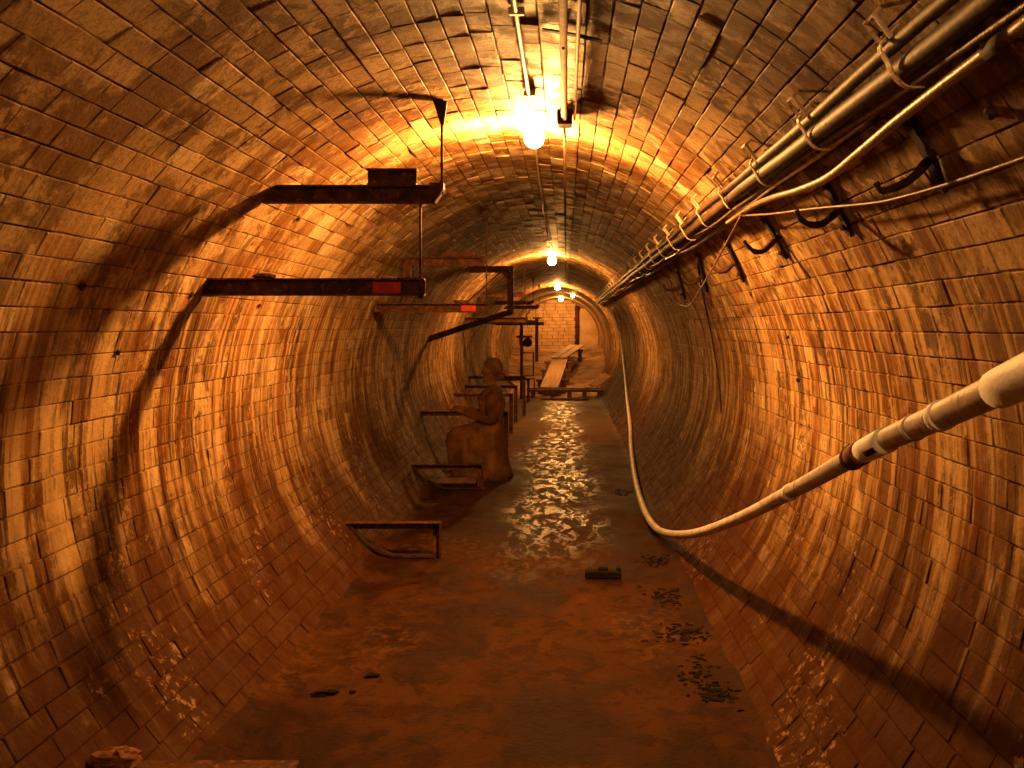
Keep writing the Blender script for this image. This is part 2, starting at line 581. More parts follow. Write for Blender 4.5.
for wall, c0, c1, t0s, t1s in segs:
    L_ = []
    for c in range(c0, c1):
        th = (c + 0.5 - N_COURSES / 2) * DTH
        y = YB0 - (0.5 if c % 2 else 0.0) * BLEN + random.uniform(-0.045, 0.045)
        run_tone = random.uniform(-0.05, 0.05)
        while y < YB1:
            ln = BLEN * (0.5 if random.random() < 0.05 else 1.0) + random.uniform(-0.008, 0.008)
            ya, yb = max(y, YB0), min(y + ln, YB1)
            if yb - ya > 0.05:
                tone = min(1, max(0, random.gauss(0.55, 0.24) + run_tone))
                L_.append((th, (ya + yb) / 2, yb - ya, random.randrange(12), tone,
                           random.gauss(0, 0.0020), random.gauss(0, 0.005), random.gauss(0, 0.008)))
            y += ln

    def brick_matrix(b):
        th, y, ln, k, tone, dr, ax, ay = b
        s, c = math.sin(th), math.cos(th)
        rot = Matrix(((0, c, -s), (1, 0, 0), (0, -s, -c)))
        tilt = Matrix.Rotation(ay, 3, 'X') @ Matrix.Rotation(ax, 3, 'Y')
        m3 = rot @ tilt @ Matrix.Diagonal((ln, 1, 1))
        m4 = m3.to_4x4()
        m4.translation = cyl(th, y, R + dr * 0.8)
        return m4

    def shown(b):
        th, y, ln = b[:3]
        ps = []
        for q, e in ((-1, -1), (1, -1), (1, 1), (-1, 1)):
            p = cyl(th + q * DTH / 2, y + e * ln / 2)
            if p.y < 0.4:
                return 0
            ps.append((VX + p.x * F / p.y, VY - (p.z - H) * F / p.y))
        xs, ys = [p[0] for p in ps], [p[1] for p in ps]
        if max(xs) < 4 or min(xs) > 1020 or max(ys) < 4 or min(ys) > 764 or cyl(th, y).z < 0.16:
            return 0
        a = 0
        for i in range(4):
            a += ps[i][0] * ps[(i + 1) % 4][1] - ps[(i + 1) % 4][0] * ps[i][1]
        inside = sum(1 for p in ps if 0 < p[0] < 1024 and 0 < p[1] < 768) / 4
        return abs(a) / 2 * (0.25 + inside)
    order = sorted(range(len(L_)), key=lambda i: -shown(L_[i]))
    near = set(order[:300])
    V_, F_, T_ = [], [], []
    off = 0
    for i, b in enumerate(L_):
        m4 = brick_matrix(b)
        if i in near:
            o = bpy.data.objects.new('brick', BR_ME[b[3]])
            COL.objects.link(o)
            o.parent = wall
            o.matrix_world = m4
            o['tone'] = float(b[4])
        else:
            A = np.array(m4)
            V, Fc = BR[b[3]]
            V_.append(V @ A[:3, :3].T + A[:3, 3])
            F_ += [tuple(q + off for q in f) for f in Fc]
            T_.append(np.full(len(V), b[4]))
            off += len(V)
    me = bpy.data.meshes.new('brickwork')
    me.from_pydata(np.concatenate(V_).tolist(), [], F_)
    me.attributes.new('tone', 'FLOAT', 'POINT').data.foreach_set('value', np.concatenate(T_).astype(np.float32))
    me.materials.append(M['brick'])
    o = bpy.data.objects.new('brickwork', me)
    COL.objects.link(o)
    o.parent = wall
    o['kind'] = 'stuff'


# ------------------------------------------------------------------ floor, mud slope, end wall
def floor_z(x, y):
    u = x - CX
    z = 0.0
    if u > 0.96: z += 2.4 * (u - 0.96) ** 2
    if u < -0.95: z += 2.4 * (u + 0.95) ** 2
    z += 0.004 * math.sin(3.1 * x + 1.7 * y) + 0.003 * math.sin(7.3 * x - 4.1 * y + 1) + 0.0025 * math.sin(11 * y + 5 * x)
    return z


def grid(name, x0, x1, nx, y0, y1, ny, fz, mat, depth=0.2):
    vs_, fs_ = [], []
    for j in range(ny + 1):
        for i in range(nx + 1):
            x, y = x0 + (x1 - x0) * i / nx, y0 + (y1 - y0) * j / ny
            vs_.append((x, y, fz(x, y)))
    W = nx + 1
    for j in range(ny):
        for i in range(nx):
            a = j * W + i
            fs_.append((a, a + 1, a + W + 1, a + W))
    return MB().add(vs_, fs_).build(name, mat, None, smooth=True)


fl = grid('floor', CX - 1.21, CX + 1.30, 56, Y0, 22.3, 420, floor_z, M['floor'])
tag(fl, 'wet muddy concrete floor of the tunnel', 'floor', kind='structure')


def mud_z(x, y):
    t = min(1, max(0, (y - 22.0) / 11.0))
    s = t * t * (3 - 2 * t)
    u = abs(x - CX)
    return -0.06 + 0.80 * s + 0.05 * u * u + 0.03 * math.sin(2.1 * x + 1.3 * y) + 0.022 * math.sin(5.7 * x - 2.9 * y) + 0.012 * math.sin(9 * y + 7 * x)


fm = grid('floor_far', CX - 1.54, CX + 1.54, 40, 22.2, Y1, 110, mud_z, M['mud'])
tag(fm, 'pale dried mud slope rising to the far end wall', 'floor', kind='structure')

# end wall: joint slab, blocks, plaster strip at the right
ew = MB()
n = 40
ring = [cyl(2 * math.pi * k / n, Y1 - 0.02, R + 0.02) for k in range(n)]
ring2 = [p + Vector((0, 0.2, 0)) for p in ring]
ew.add(ring + ring2, [tuple(range(n)), tuple(range(2 * n - 1, n - 1, -1))] + [(k, (k + 1) % n, n + (k + 1) % n, n + k) for k in range(n)])
ew = ew.build('wall_end', M['block_joint'])
tag(ew, 'pale block wall closing the far end of the tunnel', 'wall', kind='structure')
bh, bl = 0.135, 0.42
blk = MB().box((-0.5 + 0.03, -0.03, -0.5 + 0.06), (0.5 - 0.03, 0.0, 0.5 - 0.06), 0.01)
blk_me = None
row = 0
z = 0.62
x_strip = 0.36
while z < CZ + R:
    hw = math.sqrt(max(0.0, (R - 0.03) ** 2 - (z + bh / 2 - CZ) ** 2))
    xa, xb = CX - hw, min(CX + hw, x_strip)
    x = xa - (bl / 2 if row % 2 else 0)
    while x < xb - 0.05:
        a, b = max(x, xa), min(x + bl, xb)
        if b - a > 0.08:
            if blk_me is None:
                o = blk.build('block', M['block'], ew)
                blk_me = o.data
            else:
                o = bpy.data.objects.new('block', blk_me)
                COL.objects.link(o)
                o.parent = ew
            o.location = ((a + b) / 2, Y1 - 0.02 - random.uniform(0, 0.008), z + bh / 2)
            o.scale = (b - a, 1, bh)
        x += bl
    z += bh
    row += 1
mb = MB()
pts = []
for k in range(13):
    zz = 0.5 + k * (2.30 - 0.5) / 12
    pts.append((wall_x(zz, 1, R - 0.02), zz))
vs_ = [(x_strip + 0.13, Y1 - 0.09, q[1]) for q in pts] + [(q[0], Y1 - 0.09, q[1]) for q in pts]
vs_ += [(a, Y1 - 0.01, c) for a, b, c in vs_]
k = 13
fs_ = []
for i in range(k - 1):
    fs_ += [(i, i + 1, k + i + 1, k + i), (i, 2 * k + i, 2 * k + i + 1, i + 1), (k + i, k + i + 1, 3 * k + i + 1, 3 * k + i)]
fs_ += [(0, k, 3 * k, 2 * k), (k - 1, 3 * k - 1, 4 * k - 1, 2 * k - 1)]
mb.add(vs_, fs_).build('plaster_panel', M['plaster'], ew)
p = thing('drain_pipe', (x_strip + 0.06, Y1 - 0.16, 0.75), 'dark upright pipe in front of the far end block wall', 'pipe')
MB().tube([(x_strip + 0.06, Y1 - 0.16, 0.72), (x_strip + 0.06, Y1 - 0.16, 2.42)], 0.075, 12).build('pipe', M['rust'], p, True)
for zz in (0.9, 1.6, 2.3):
    MB().tube([(x_strip + 0.06, Y1 - 0.16, zz - 0.04), (x_strip + 0.06, Y1 - 0.16, zz + 0.04)], 0.092, 12).build('collar', M['rust_dark'], p, True)

# collar ring of plaster where the old bricks end
vs_, fs_ = [], []
n = 60
for k in range(n + 1):
    th = -THMAX + 2 * THMAX * k / n
    for rr, yy in ((R + 0.02, 24.55), (R - 0.05, 24.58), (R - 0.05, 24.86), (R + 0.02, 24.9)):
        vs_.append(cyl(th, yy, rr))
for k in range(n):
    for i in range(4):
        j = (i + 1) % 4
        fs_.append((k * 4 + i, k * 4 + j, k * 4 + 4 + j, k * 4 + 4 + i))
o = MB().add(vs_, fs_).build('trim_1', M['far'], None, True)
tag(o, 'slightly raised brick collar ringing the tunnel far back', 'trim', kind='structure')

# ------------------------------------------------------------------ lamps
def lamp(x, y, z, power, col, label, r=0.045, strand=True):
    top = CZ + math.sqrt(R * R - (x - CX) ** 2)
    t = thing('ceiling_lamp', (x, y, top), label, 'lamp', 'bare bulbs along the crown')
    b = MB()
    prof = [(0.010, -r * 1.0), (r * 0.5, -r * 0.88), (r * 0.86, -r * 0.5), (r, 0), (r * 0.9, r * 0.42), (r * 0.62, r * 0.85), (0.016, r * 1.25)]
    b.lathe(prof, 20, (x, y, z))
    m = emit_mat('bulb_glow', col, power * (0.045 / r) ** 2)
    b.build('bulb', m, t, True)
    MB().lathe([(0.017, r * 1.2), (0.020, r * 1.25), (0.020, max(r * 1.3, top - z - 0.012)), (0.030, top - z - 0.010), (0.030, top - z + 0.004)], 14, (x, y, z)).build('socket', M['rust'], t, True)
    return t


S = 760.0 * LAMP_POWER
lamp(-0.20, -0.40, 2.605, S * 1.6, (1.0, 0.50, 0.155), 'bare bulb on the crown just behind the camera')
lamp(-0.17, 5.10, 2.606, S * 8.0, LAMP, 'nearest glaring bare bulb on the vault, beside the crown conduit', 0.055)
lamp(-0.21, 14.4, 2.592, S * 4.4, LAMP, 'glowing bulb hanging mid tunnel below the sagging wire', 0.066)
lamp(-0.21, 24.0, 2.590, S * 3.6, LAMP, 'glowing bulb beyond the mid tunnel one, just before the brick collar', 0.066)
lamp(0.20, 29.8, 2.560, S * 2.2, LAMP, 'small bulb right of the crown near the end wall', 0.05)
lamp(-0.19, 35.0, 2.600, S * 3.6, LAMP, 'farthest bulb in front of the block end wall', 0.066)

# ------------------------------------------------------------------ crown conduits and wire
def crown_z(x, off):
    return CZ + math.sqrt(R * R - (x - CX) ** 2) - off


t = thing('crown_conduit', (0, 2, crown_z(0, 0.0)), 'rusty conduit running along the crown right of the nearest bulb', 'conduit')
za = crown_z(-0.005, 0.045)
MB().tube([(-0.012, -2.0, za), (-0.010, 1.5, za), (-0.008, 4.75, za)], 0.0145, 12).build('conduit', M['conduit_old'], t, True)
MB().tube([(-0.008, 4.7, za), (-0.006, 9, za + 0.004), (-0.004, 14.0, za + 0.008), (0.0, 24, za + 0.01)], 0.008, 8).build('thin_conduit', M['conduit_old'], t, True)
MB().box((-0.045, 4.68, za - 0.028), (0.03, 4.80, za + 0.045), 0.006).build('junction_box', M['rust_dark'], t)
MB().tube([(0.045, -2.0, crown_z(0.045, 0.018)), (0.042, 4.8, crown_z(0.042, 0.018))], 0.0075, 8).build('side_wire', M['rust_dark'], t, True)
for yy in (3.45, 7.2, 10.4):
    pts = [cyl(math.asin((xx - CX) / R), yy, R - 0.008) for xx in np.linspace(-0.085, 0.13, 7)]
    MB().sweep(pts, 0.03, 0.006, lambda i: Vector((0, 0, 1))).build('strap', M['rust_dark'], t)
    MB().tube([(-0.01, yy, za - 0.022), (-0.01, yy, za + 0.05)], 0.005, 8).build('strap_bolt', M['rust_dark'], t)

t = thing('lamp_conduit', (-0.17, 3, crown_z(-0.17, 0)), 'thin pale conduit on the crown leading to the nearest bulb', 'conduit')
zc = crown_z(-0.17, 0.016)
MB().tube([(-0.165, -0.2, zc), (-0.168, 2, zc), (-0.172, 5.07, zc)], 0.0085, 10).build('conduit', M['pipe'], t, True)
for yy in (1.6, 3.25, 4.4):
    MB().box((-0.195, yy - 0.012, zc - 0.012), (-0.140, yy + 0.012, zc + 0.014), 0.003).build('saddle_clip', M['galv'], t)

t = thing('lamp_wire', (-0.2, 10, crown_z(-0.2, 0)), 'thin crooked wire sagging from the crown to the mid tunnel bulb', 'wire')
pts = smooth_path([(-0.17, 5.25, 2.66), (-0.19, 6.6, 2.655), (-0.185, 7.6, 2.60), (-0.21, 8.8, 2.665), (-0.20, 9.6, 2.655), (-0.21, 10.8, 2.58),
                   (-0.225, 11.6, 2.60), (-0.20, 12.4, 2.655), (-0.21, 14.3, 2.66)], 7)
MB().tube(pts, 0.006, 7).build('wire', M['cable_pale'], t, True)
MB().box((-0.26, 10.74, 2.565), (-0.16, 10.86, 2.60), 0.006).build('splice', M['cable_pale'], t)
MB().tube([(-0.21, 10.8, 2.59), (-0.21, 10.8, crown_z(-0.21, 0))], 0.004, 6).build('hook', M['rust'], t)

# ------------------------------------------------------------------ racks hung on the left wall
RZ_U, RZ_L = 2.215, 1.785


def rack(y, label, xu=-0.62, xl=-0.675, red=True, zu=RZ_U, zl=RZ_L, xt=None):
    t = thing('pipe_rack', (-0.64, y, crown_z(-0.62, 0)), label, 'rack', 'steel racks along the left wall')
    MB().channel(wall_x(zu, -1) - 0.02, xu, y + 0.03, zu, 0.082, 0.055, 0.008, cut=0.0).build('upper_beam', M['rust'], t)
    e = MB()
    e.add([(xu - 0.01, y - 0.03, zu - 0.04), (xu + 0.015, y - 0.03, zu - 0.04), (xu + 0.055, y - 0.03, zu + 0.02), (xu + 0.055, y - 0.03, zu + 0.05), (xu - 0.01, y - 0.03, zu + 0.05),
           (xu - 0.01, y + 0.035, zu - 0.04), (xu + 0.015, y + 0.035, zu - 0.04), (xu + 0.055, y + 0.035, zu + 0.02), (xu + 0.055, y + 0.035, zu + 0.05), (xu - 0.01, y + 0.035, zu + 0.05)],
          [(0, 1, 2, 3, 4), (9, 8, 7, 6, 5)] + [(k, (k + 1) % 5, 5 + (k + 1) % 5, 5 + k) for k in range(5)])
    e.build('end_clip', M['rust'], t)
    lb = MB().channel(wall_x(zl, -1) - 0.02, xl + 0.02, y + 0.03, zl, 0.080, 0.055, 0.008).build('lower_beam', M['rust'], t)
    if red:
        o = MB().box((xl - 0.225, y + 0.0195, zl - 0.028), (xl - 0.095, y + 0.0225, zl + 0.026), 0.001).build('painted_tag', M['red'], lb)
        o['label'] = 'red painted patch'
    xr = xu + 0.045
    MB().tube([(xr, y, zu), (xr, y, crown_z(xr, -0.01))], 0.0065, 8).build('hanger_rod', M['rust'], t, True)
    MB().tube([(xl, y, zl - 0.045), (xl, y, zu)], 0.006, 8).build('hanger_rod', M['rust'], t, True)
    for (xx, zz) in ((xl, zl + 0.046), (xl, zl - 0.046), (xr, zu + 0.056)):
        MB().lathe([(0.012, -0.006), (0.012, 0.006)], 6, (xx, y, zz)).build('nut', M['rust_dark'], t)
    ct = crown_z(xr, 0)
    MB().add([(xr - 0.045, y - 0.006, ct + 0.005), (xr + 0.025, y - 0.006, ct - 0.01), (xr + 0.01, y - 0.006, ct - 0.12), (xr - 0.006, y - 0.006, ct - 0.12),
              (xr - 0.045, y + 0.006, ct + 0.005), (xr + 0.025, y + 0.006, ct - 0.01), (xr + 0.01, y + 0.006, ct - 0.12), (xr - 0.006, y + 0.006, ct - 0.12)],
             [(0, 1, 2, 3), (7, 6, 5, 4), (0, 1, 5, 4), (1, 2, 6, 5), (2, 3, 7, 6), (3, 0, 4, 7)]).build('ceiling_plate', M['rust_dark'], t)
    return t


rack(4.45, 'nearest two-beam rusty steel rack hung from the vault by rods')
r2 = rack(8.45, 'second two-beam steel rack behind the nearest one', xu=-0.745, xl=-0.70, zu=2.175, zl=1.768)
MB().box((wall_x(2.12, -1) + 0.03, 8.42, 2.03), (wall_x(2.12, -1) + 0.10, 8.48, 2.14), 0.004).build('knee_stub', M['rust'], r2)
rack(16.1, 'third two-beam steel rack seen below the mid tunnel bulb', zu=2.14, zl=1.72, red=False, xu=-0.74, xl=-0.66)
rack(19.8, 'fourth two-beam steel rack in the cluster left of the end wall', zu=2.10, zl=1.70, red=False, xu=-0.72, xl=-0.62)
rack(23.4, 'farthest two-beam steel rack left of the end wall', zu=2.08, zl=1.68, red=False, xu=-0.70, xl=-0.56)

# bent bracket between the second and third racks
y = 12.4
t = thing('bent_bracket', (wall_x(1.5, -1), y, 1.5), 'bent rusty bracket with a drop leg and slanting brace beyond the second rack', 'bracket')
MB().channel(wall_x(2.345, -1) - 0.02, -0.70, y + 0.03, 2.345, 0.085, 0.055, 0.010).build('top_bar', M['rust'], t)
MB().box((-0.755, y - 0.03, 1.77), (-0.675, y + 0.03, 2.385), 0.005).build('drop_leg', M['rust'], t)
MB().add([(-0.755, y - 0.005, 2.30), (-0.83, y - 0.005, 2.30), (-0.755, y - 0.005, 2.22), (-0.755, y + 0.005, 2.30), (-0.83, y + 0.005, 2.30), (-0.755, y + 0.005, 2.22)],
         [(0, 1, 2), (5, 4, 3), (0, 1, 4, 3), (1, 2, 5, 4), (2, 0, 3, 5)]).build('gusset', M['rust'], t)
a, b = Vector((-0.70, y - 0.02, 1.80)), Vector((wall_x(1.47, -1) - 0.02, y + 0.1, 1.44))
MB().sweep([a, a.lerp(b, 0.42), b], 0.075, 0.05, (0, 1, 0)).build('slant_brace', M['rust_dark'], t)
MB().tube([(-0.82, y, 2.33), (-1.28, y, 1.92)], 0.009, 6).build('tie_rod', M['rust'], t)

# loose steel on the beams
o = MB()
x0, x1, yb, zb = px(368, 167, 4.45).x, px(417, 167, 4.45).x, 4.45, RZ_U + 0.041
o.box((x0, yb - 0.03, zb), (x1, yb + 0.03, zb + 0.008)).box((x0, yb - 0.004, zb + 0.008), (x1, yb + 0.004, zb + 0.066)).box((x0 - 0.004, yb - 0.03, zb + 0.066), (x1 + 0.004, yb + 0.03, zb + 0.075))
o = o.build('beam_offcut', M['rust'])
tag(o, 'short rusty steel offcut lying on the nearest rack upper beam', 'offcut')


def lump(name, c, s, mat, label, cat, group=None, seed=0, seg=(9, 6), rot=0.0, parent=None):
    rr = random.Random(seed)
    ns, nr = seg
    vs_, fs_ = [], []
    for i in range(nr + 1):
        ph = math.pi * i / nr
        for k in range(ns):
            q = 2 * math.pi * k / ns
            w_ = 1 + rr.uniform(-0.28, 0.28) if 0 < i < nr else 1
            vx, vy, vz = math.sin(ph) * math.cos(q) * w_, math.sin(ph) * math.sin(q) * w_, math.cos(ph) * (1 + rr.uniform(-0.2, 0.2) * (0 < i < nr))
            X, Y = vx * s[0], vy * s[1]
            vs_.append((c[0] + X * math.cos(rot) - Y * math.sin(rot), c[1] + X * math.sin(rot) + Y * math.cos(rot), c[2] + max(vz, -0.55) * s[2]))
    for i in range(nr):
        for k in range(ns):
            k2 = (k + 1) % ns
            fs_.append((i * ns + k, i * ns + k2, (i + 1) * ns + k2, (i + 1) * ns + k))
    o = MB().add(vs_, fs_).build(name, mat, parent)
    if label:
        tag(o, label, cat, group)
    return o


lump('slag_lump', (px(265, 274, 4.45).x, 4.45, RZ_L + 0.0495), (0.055, 0.03, 0.016), M['rust_dark'], 'small dark lump lying on the nearest rack lower beam', 'lump', seed=3)
xa = px(462, 300, 8.45).x
o = MB().box((xa - 0.07, 8.42, 1.809), (xa + 0.06, 8.47, 1.835), 0.006).build('steel_scrap', M['rust'])
tag(o, 'flat steel scrap lying on the second rack lower beam', 'scrap')
o = MB().box((-1.06, 8.415, 2.217), (-0.78, 8.475, 2.262), 0.006).build('beam_offcut', M['rust'])
tag(o, 'long low offcut lying on the second rack upper beam', 'offcut')


# ------------------------------------------------------------------ low frames on the floor along the left wall
def low_frame(y, zt, xp, label, mat, dep=0.07, brace=True, bottom=True):
    xl = wall_x(zt, -1)
    t = thing('pipe_cradle', (xp, y, 0), label, 'cradle', 'low pipe cradles along the left wall')
    b = MB()
    b.box((xl - 0.015, y - dep / 2, zt - 0.008), (xp + 0.02, y + dep / 2, zt), 0.002)
    b.box((xl - 0.015, y + dep / 2 - 0.008, zt - 0.055), (xp + 0.012, y + dep / 2, zt - 0.008), 0.002)
    b.build('top_bar', mat, t)
    p_ = MB()
    p_.box((xp + 0.012, y - dep / 2, floor_z(xp, y) - 0.01), (xp + 0.020, y + dep / 2, zt - 0.008), 0.002)
    p_.box((xp - 0.04, y + dep / 2 - 0.008, floor_z(xp, y) - 0.01), (xp + 0.012, y + dep / 2, zt - 0.008), 0.002)
    p_.build('post', mat, t)
    if bottom:
        n_ = 10
        pts = [(xp - 0.01, y, 0.012)]
        xs = np.linspace(xp - 0.08, -1.20, 4)
        pts += [(x, y, max(0.014, floor_z(x, y) + 0.012)) for x in xs]
        for k in range(1, n_):
            zz = 0.10 + (zt - 0.10) * k / (n_ - 1)
            pts.append((wall_x(zz, -1) + 0.022, y, zz - 0.01))
        MB().sweep(pts, dep * 0.8, 0.014, (0, 0.001, 1)).build('curved_brace', M['rust_dark'], t)
    return t


low_frame(3.06, 0.205, px(285, 765, 3.0).x, 'rusty cradle at the bottom left corner of the view', M['rust'])
lump('mud_heap', tuple(px(116, 757, 3.06) + Vector((0, 0, -0.005))), (0.085, 0.06, 0.03), M['rust_orange'], 'small orange mud heap on the cradle at the bottom left corner', 'mud', seed=31, seg=(12, 8))
low_frame(6.65, 0.25, px(438, 522, 6.65).x, 'low rusty cradle with open square end standing free on the floor', M['rust'])
low_frame(9.45, 0.25, px(481, 462, 9.45).x, 'low cradle at the feet of the seated figure', M['rust'])
low_frame(11.3, 0.61, -0.70, 'waist-high cradle directly behind the seated figure', M['rust'], 0.06, bottom=False)
low_frame(14.5, 0.60, -0.82, 'cradle with a paler post, second behind the seated figure', M['rust_orange'], 0.06, bottom=False)
low_frame(16.2, 0.62, -0.84, 'short cradle just before the broad dark post', M['rust'], 0.06, bottom=False)
low_frame(17.3, 0.72, -0.75, 'cradle with a broad dark post in front of the pump stand', M['rust'], 0.09, bottom=False)
low_frame(20.6, 0.50, -0.80, 'small farthest cradle beside the timber deck', M['rust'], 0.06, bottom=False)

# timber ledge behind cradle at the figure's feet
o = MB().box((-1.36, 9.56, 0.035), (-0.90, 9.66, 0.09), 0.01).build('timber_block', M['timber'])
tag(o, 'dark timber lying behind the cradle at the figure feet', 'timber')

# pump stand by the far left wall
y = 21.2
t = thing('pump_stand', (-0.98, y, 0), 'rusty pump stand with a round valve beside the far left wall', 'pump stand')
MB().tube([(-0.98, y, 0), (-0.98, y, 1.82)], 0.035, 10).build('pole', M['rust'], t, True)
MB().box((-1.10, y - 0.03, 1.36), (-0.74, y + 0.03, 1.41), 0.005).build('shelf_bar', M['rust'], t)
w_ = []
pts = [(-0.845 + 0.085 * math.cos(q), y - 0.08, 1.26 + 0.085 * math.sin(q)) for q in np.linspace(0, 2 * math.pi, 21)]
MB().tube(pts, 0.018, 8).build('valve_wheel', M['rust_dark'], t, True)
MB().lathe([(0.05, -0.07), (0.075, -0.04), (0.08, 0.03), (0.06, 0.08), (0.03, 0.11)], 14, (-0.845, y, 1.26)).build('valve_body', M['rust_dark'], t, True)
MB().tube([(-0.98, y, 1.20), (-0.845, y, 1.20)], 0.028, 8).build('side_pipe', M['rust'], t, True)
for (za, zb_, xx) in ((0.52, 1.03, -0.72), (0.06, 0.46, -0.70)):
    MB().tube([(-0.98, y, zb_), (xx, y, zb_), (xx, y, za), (-0.98, y, za)], 0.018, 8).build('frame_tube', M['rust'], t, False)
o = thing('steel_post', (-0.90, 29.5, 0.4), 'dark steel post standing on the mud slope near the end wall', 'post')
MB().box((-0.95, 29.45, 0.35), (-0.85, 29.55, 1.85), 0.008).build('shaft', M['rust'], o)
MB().box((-1.02, 29.42, 1.85), (-0.78, 29.58, 1.89), 0.006).build('cap_plate', M['rust'], o)

# ------------------------------------------------------------------ timber deck and plank walk at the far end
t = thing('timber_deck', (-0.1, 21.9, 0), 'dark timber deck edge lying across the far floor', 'deck')
MB().box((-0.86, 21.70, 0.13), (0.86, 21.86, 0.19), 0.01).build('front_beam', M['timber'], t)
MB().box((-0.86, 22.25, 0.13), (0.86, 22.38, 0.19), 0.01).build('rear_beam', M['timber'], t)
for xx in (-0.75, -0.32, 0.08, 0.42, 0.76):
    MB().box((xx - 0.05, 21.72, -0.01), (xx + 0.05, 21.85, 0.13), 0.006).build('leg', M['timber'], t)
for k, xx in enumerate((-0.30, 0.14, 0.30, 0.47, 0.64)):
    MB().box((xx - 0.03, 21.74, 0.19), (xx + 0.03, 22.36, 0.21 + 0.015 * (k % 2)), 0.006).build('cleat', M['timber'], t)
o = MB().box((-0.55, 20.95, 0.002), (0.50, 21.05, 0.045), 0.01).build('floor_batten', M['timber'])
tag(o, 'thin batten lying on the floor in front of the deck', 'batten')


def plank(a, b, wdt, label, mat='plank', thk=0.035):
    a, b = Vector(a), Vector(b)
    L = (b - a).length
    o = MB().box((-wdt / 2, 0, -thk), (wdt / 2, L, 0), 0.006).build('plank', M[mat])
    d = (b - a).normalized()
    s = d.cross(Vector((0, 0, 1))).normalized()
    n_ = s.cross(d)
    o.matrix_world = Matrix(((s.x, d.x, n_.x, a.x), (s.y, d.y, n_.y, a.y), (s.z, d.z, n_.z, a.z), (0, 0, 0, 1)))
    tag(o, label, 'plank', 'plank walk over the mud')
    return o


A, B, C_ = px(549, 388.5, 22.3), px(561, 357, 26.6), px(577, 345.5, 30.2)
plank(A + Vector((0, 0, 0.03)), B + Vector((0, 0, 0.02)), 0.43, 'wide pale plank rising from the timber deck')
dr = (C_ - B).normalized()
s_ = dr.cross(Vector((0, 0, 1))).normalized()
plank(B - dr * 0.5 - s_ * 0.12 + Vector((0, 0, 0.055)), C_ - s_ * 0.12 + Vector((0, 0, 0.03)), 0.22, 'left of the two upper planks at the top of the walk')
plank(B - dr * 0.4 + s_ * 0.12 + Vector((0, 0, 0.050)), C_ + s_ * 0.12 + Vector((0, 0, 0.02)), 0.22, 'right of the two upper planks at the top of the walk')
for k, (yy, names) in enumerate(((23.6, 'lowest'), (24.9, 'second'), (26.1, 'third'), (29.3, 'topmost'))):
    if yy < 26.3: c = A.lerp(B, (yy - 22.3) / 4.3)
    else: c = B.lerp(C_, (yy - 26.6) / 3.6)
    w0, w1 = (-0.42, 0.36) if k < 3 else (-0.3, 0.3)
    zt = c.z - 0.03
    t = thing('sleeper', (c.x, yy, mud_z(c.x, yy)), f'{names} dark cross timber under the plank walk', 'sleeper', 'cross timbers under the plank walk')
    MB().box((c.x + w0, yy - 0.06, zt - 0.07), (c.x + w1, yy + 0.06, zt), 0.01).build('crossbar', M['timber'], t)
    for xx in (c.x + w0 + 0.10, c.x + w1 - 0.10):
        MB().box((xx - 0.06, yy - 0.05, mud_z(xx, yy) - 0.03), (xx + 0.06, yy + 0.05, zt - 0.07), 0.008).build('leg', M['timber'], t)
a = Vector((0.62, 22.5, 0.21)); b = Vector((1.0, 22.9, 0.46))
o = MB().sweep([a, b], 0.20, 0.03, (-0.35, -0.9, 0.35)).build('leaning_board', M['plank'])
tag(o, 'pale board leaning against the right wall beside the deck', 'board')

# ------------------------------------------------------------------ pipe run high on the right wall
TH_B = math.atan2(0.825 - CX, 2.22 - CZ)
EY = 24.3


def br(dr, dt, y):
    """point at dr in from the lining and dt along it from the run's line"""
    return cyl(TH_B + (dt - 0.028) / R, y, R - dr)


t = thing('pipe_run', br(0, 0, 3), 'bundle of pipes and cables strapped high along the right wall', 'pipes')
ys = np.linspace(-1.5, EY, 60)


def wob(y, s, a=0.004):
    return a * math.sin(y * 1.9 + s) + a * 0.6 * math.sin(y * 4.3 + 2 * s)


MB().tube([br(0.045 + wob(y, 0), -0.040 + wob(y, 1), y) for y in ys], 0.018, 12).build('upper_pipe', M['pipe'], t, True)
MB().tube([br(0.060 + wob(y, 2), 0.006 + wob(y, 3), y) for y in ys], 0.025, 14).build('main_pipe', M['pipe'], t, True)
MB().tube([br(0.060 + wob(y, 4, 0.006), 0.052 + wob(y, 5, 0.007), y) for y in ys], 0.0085, 8).build('cable', M['cable'], t, True)
MB().tube([br(0.052 + wob(y, 6, 0.006), 0.070 + wob(y, 7, 0.007), y) for y in np.linspace(2.55, EY, 56)], 0.006, 8).build('pale_cable', M['cable_pale'], t, True)
MB().tube([br(0.035 + wob(y, 8, 0.006), 0.105 + wob(y, 9, 0.007), y) for y in np.linspace(4.6, EY, 56)], 0.016, 8).build('lower_conduit', M['cable'], t, True)
k = 0
y = 1.42
cl_me = {}
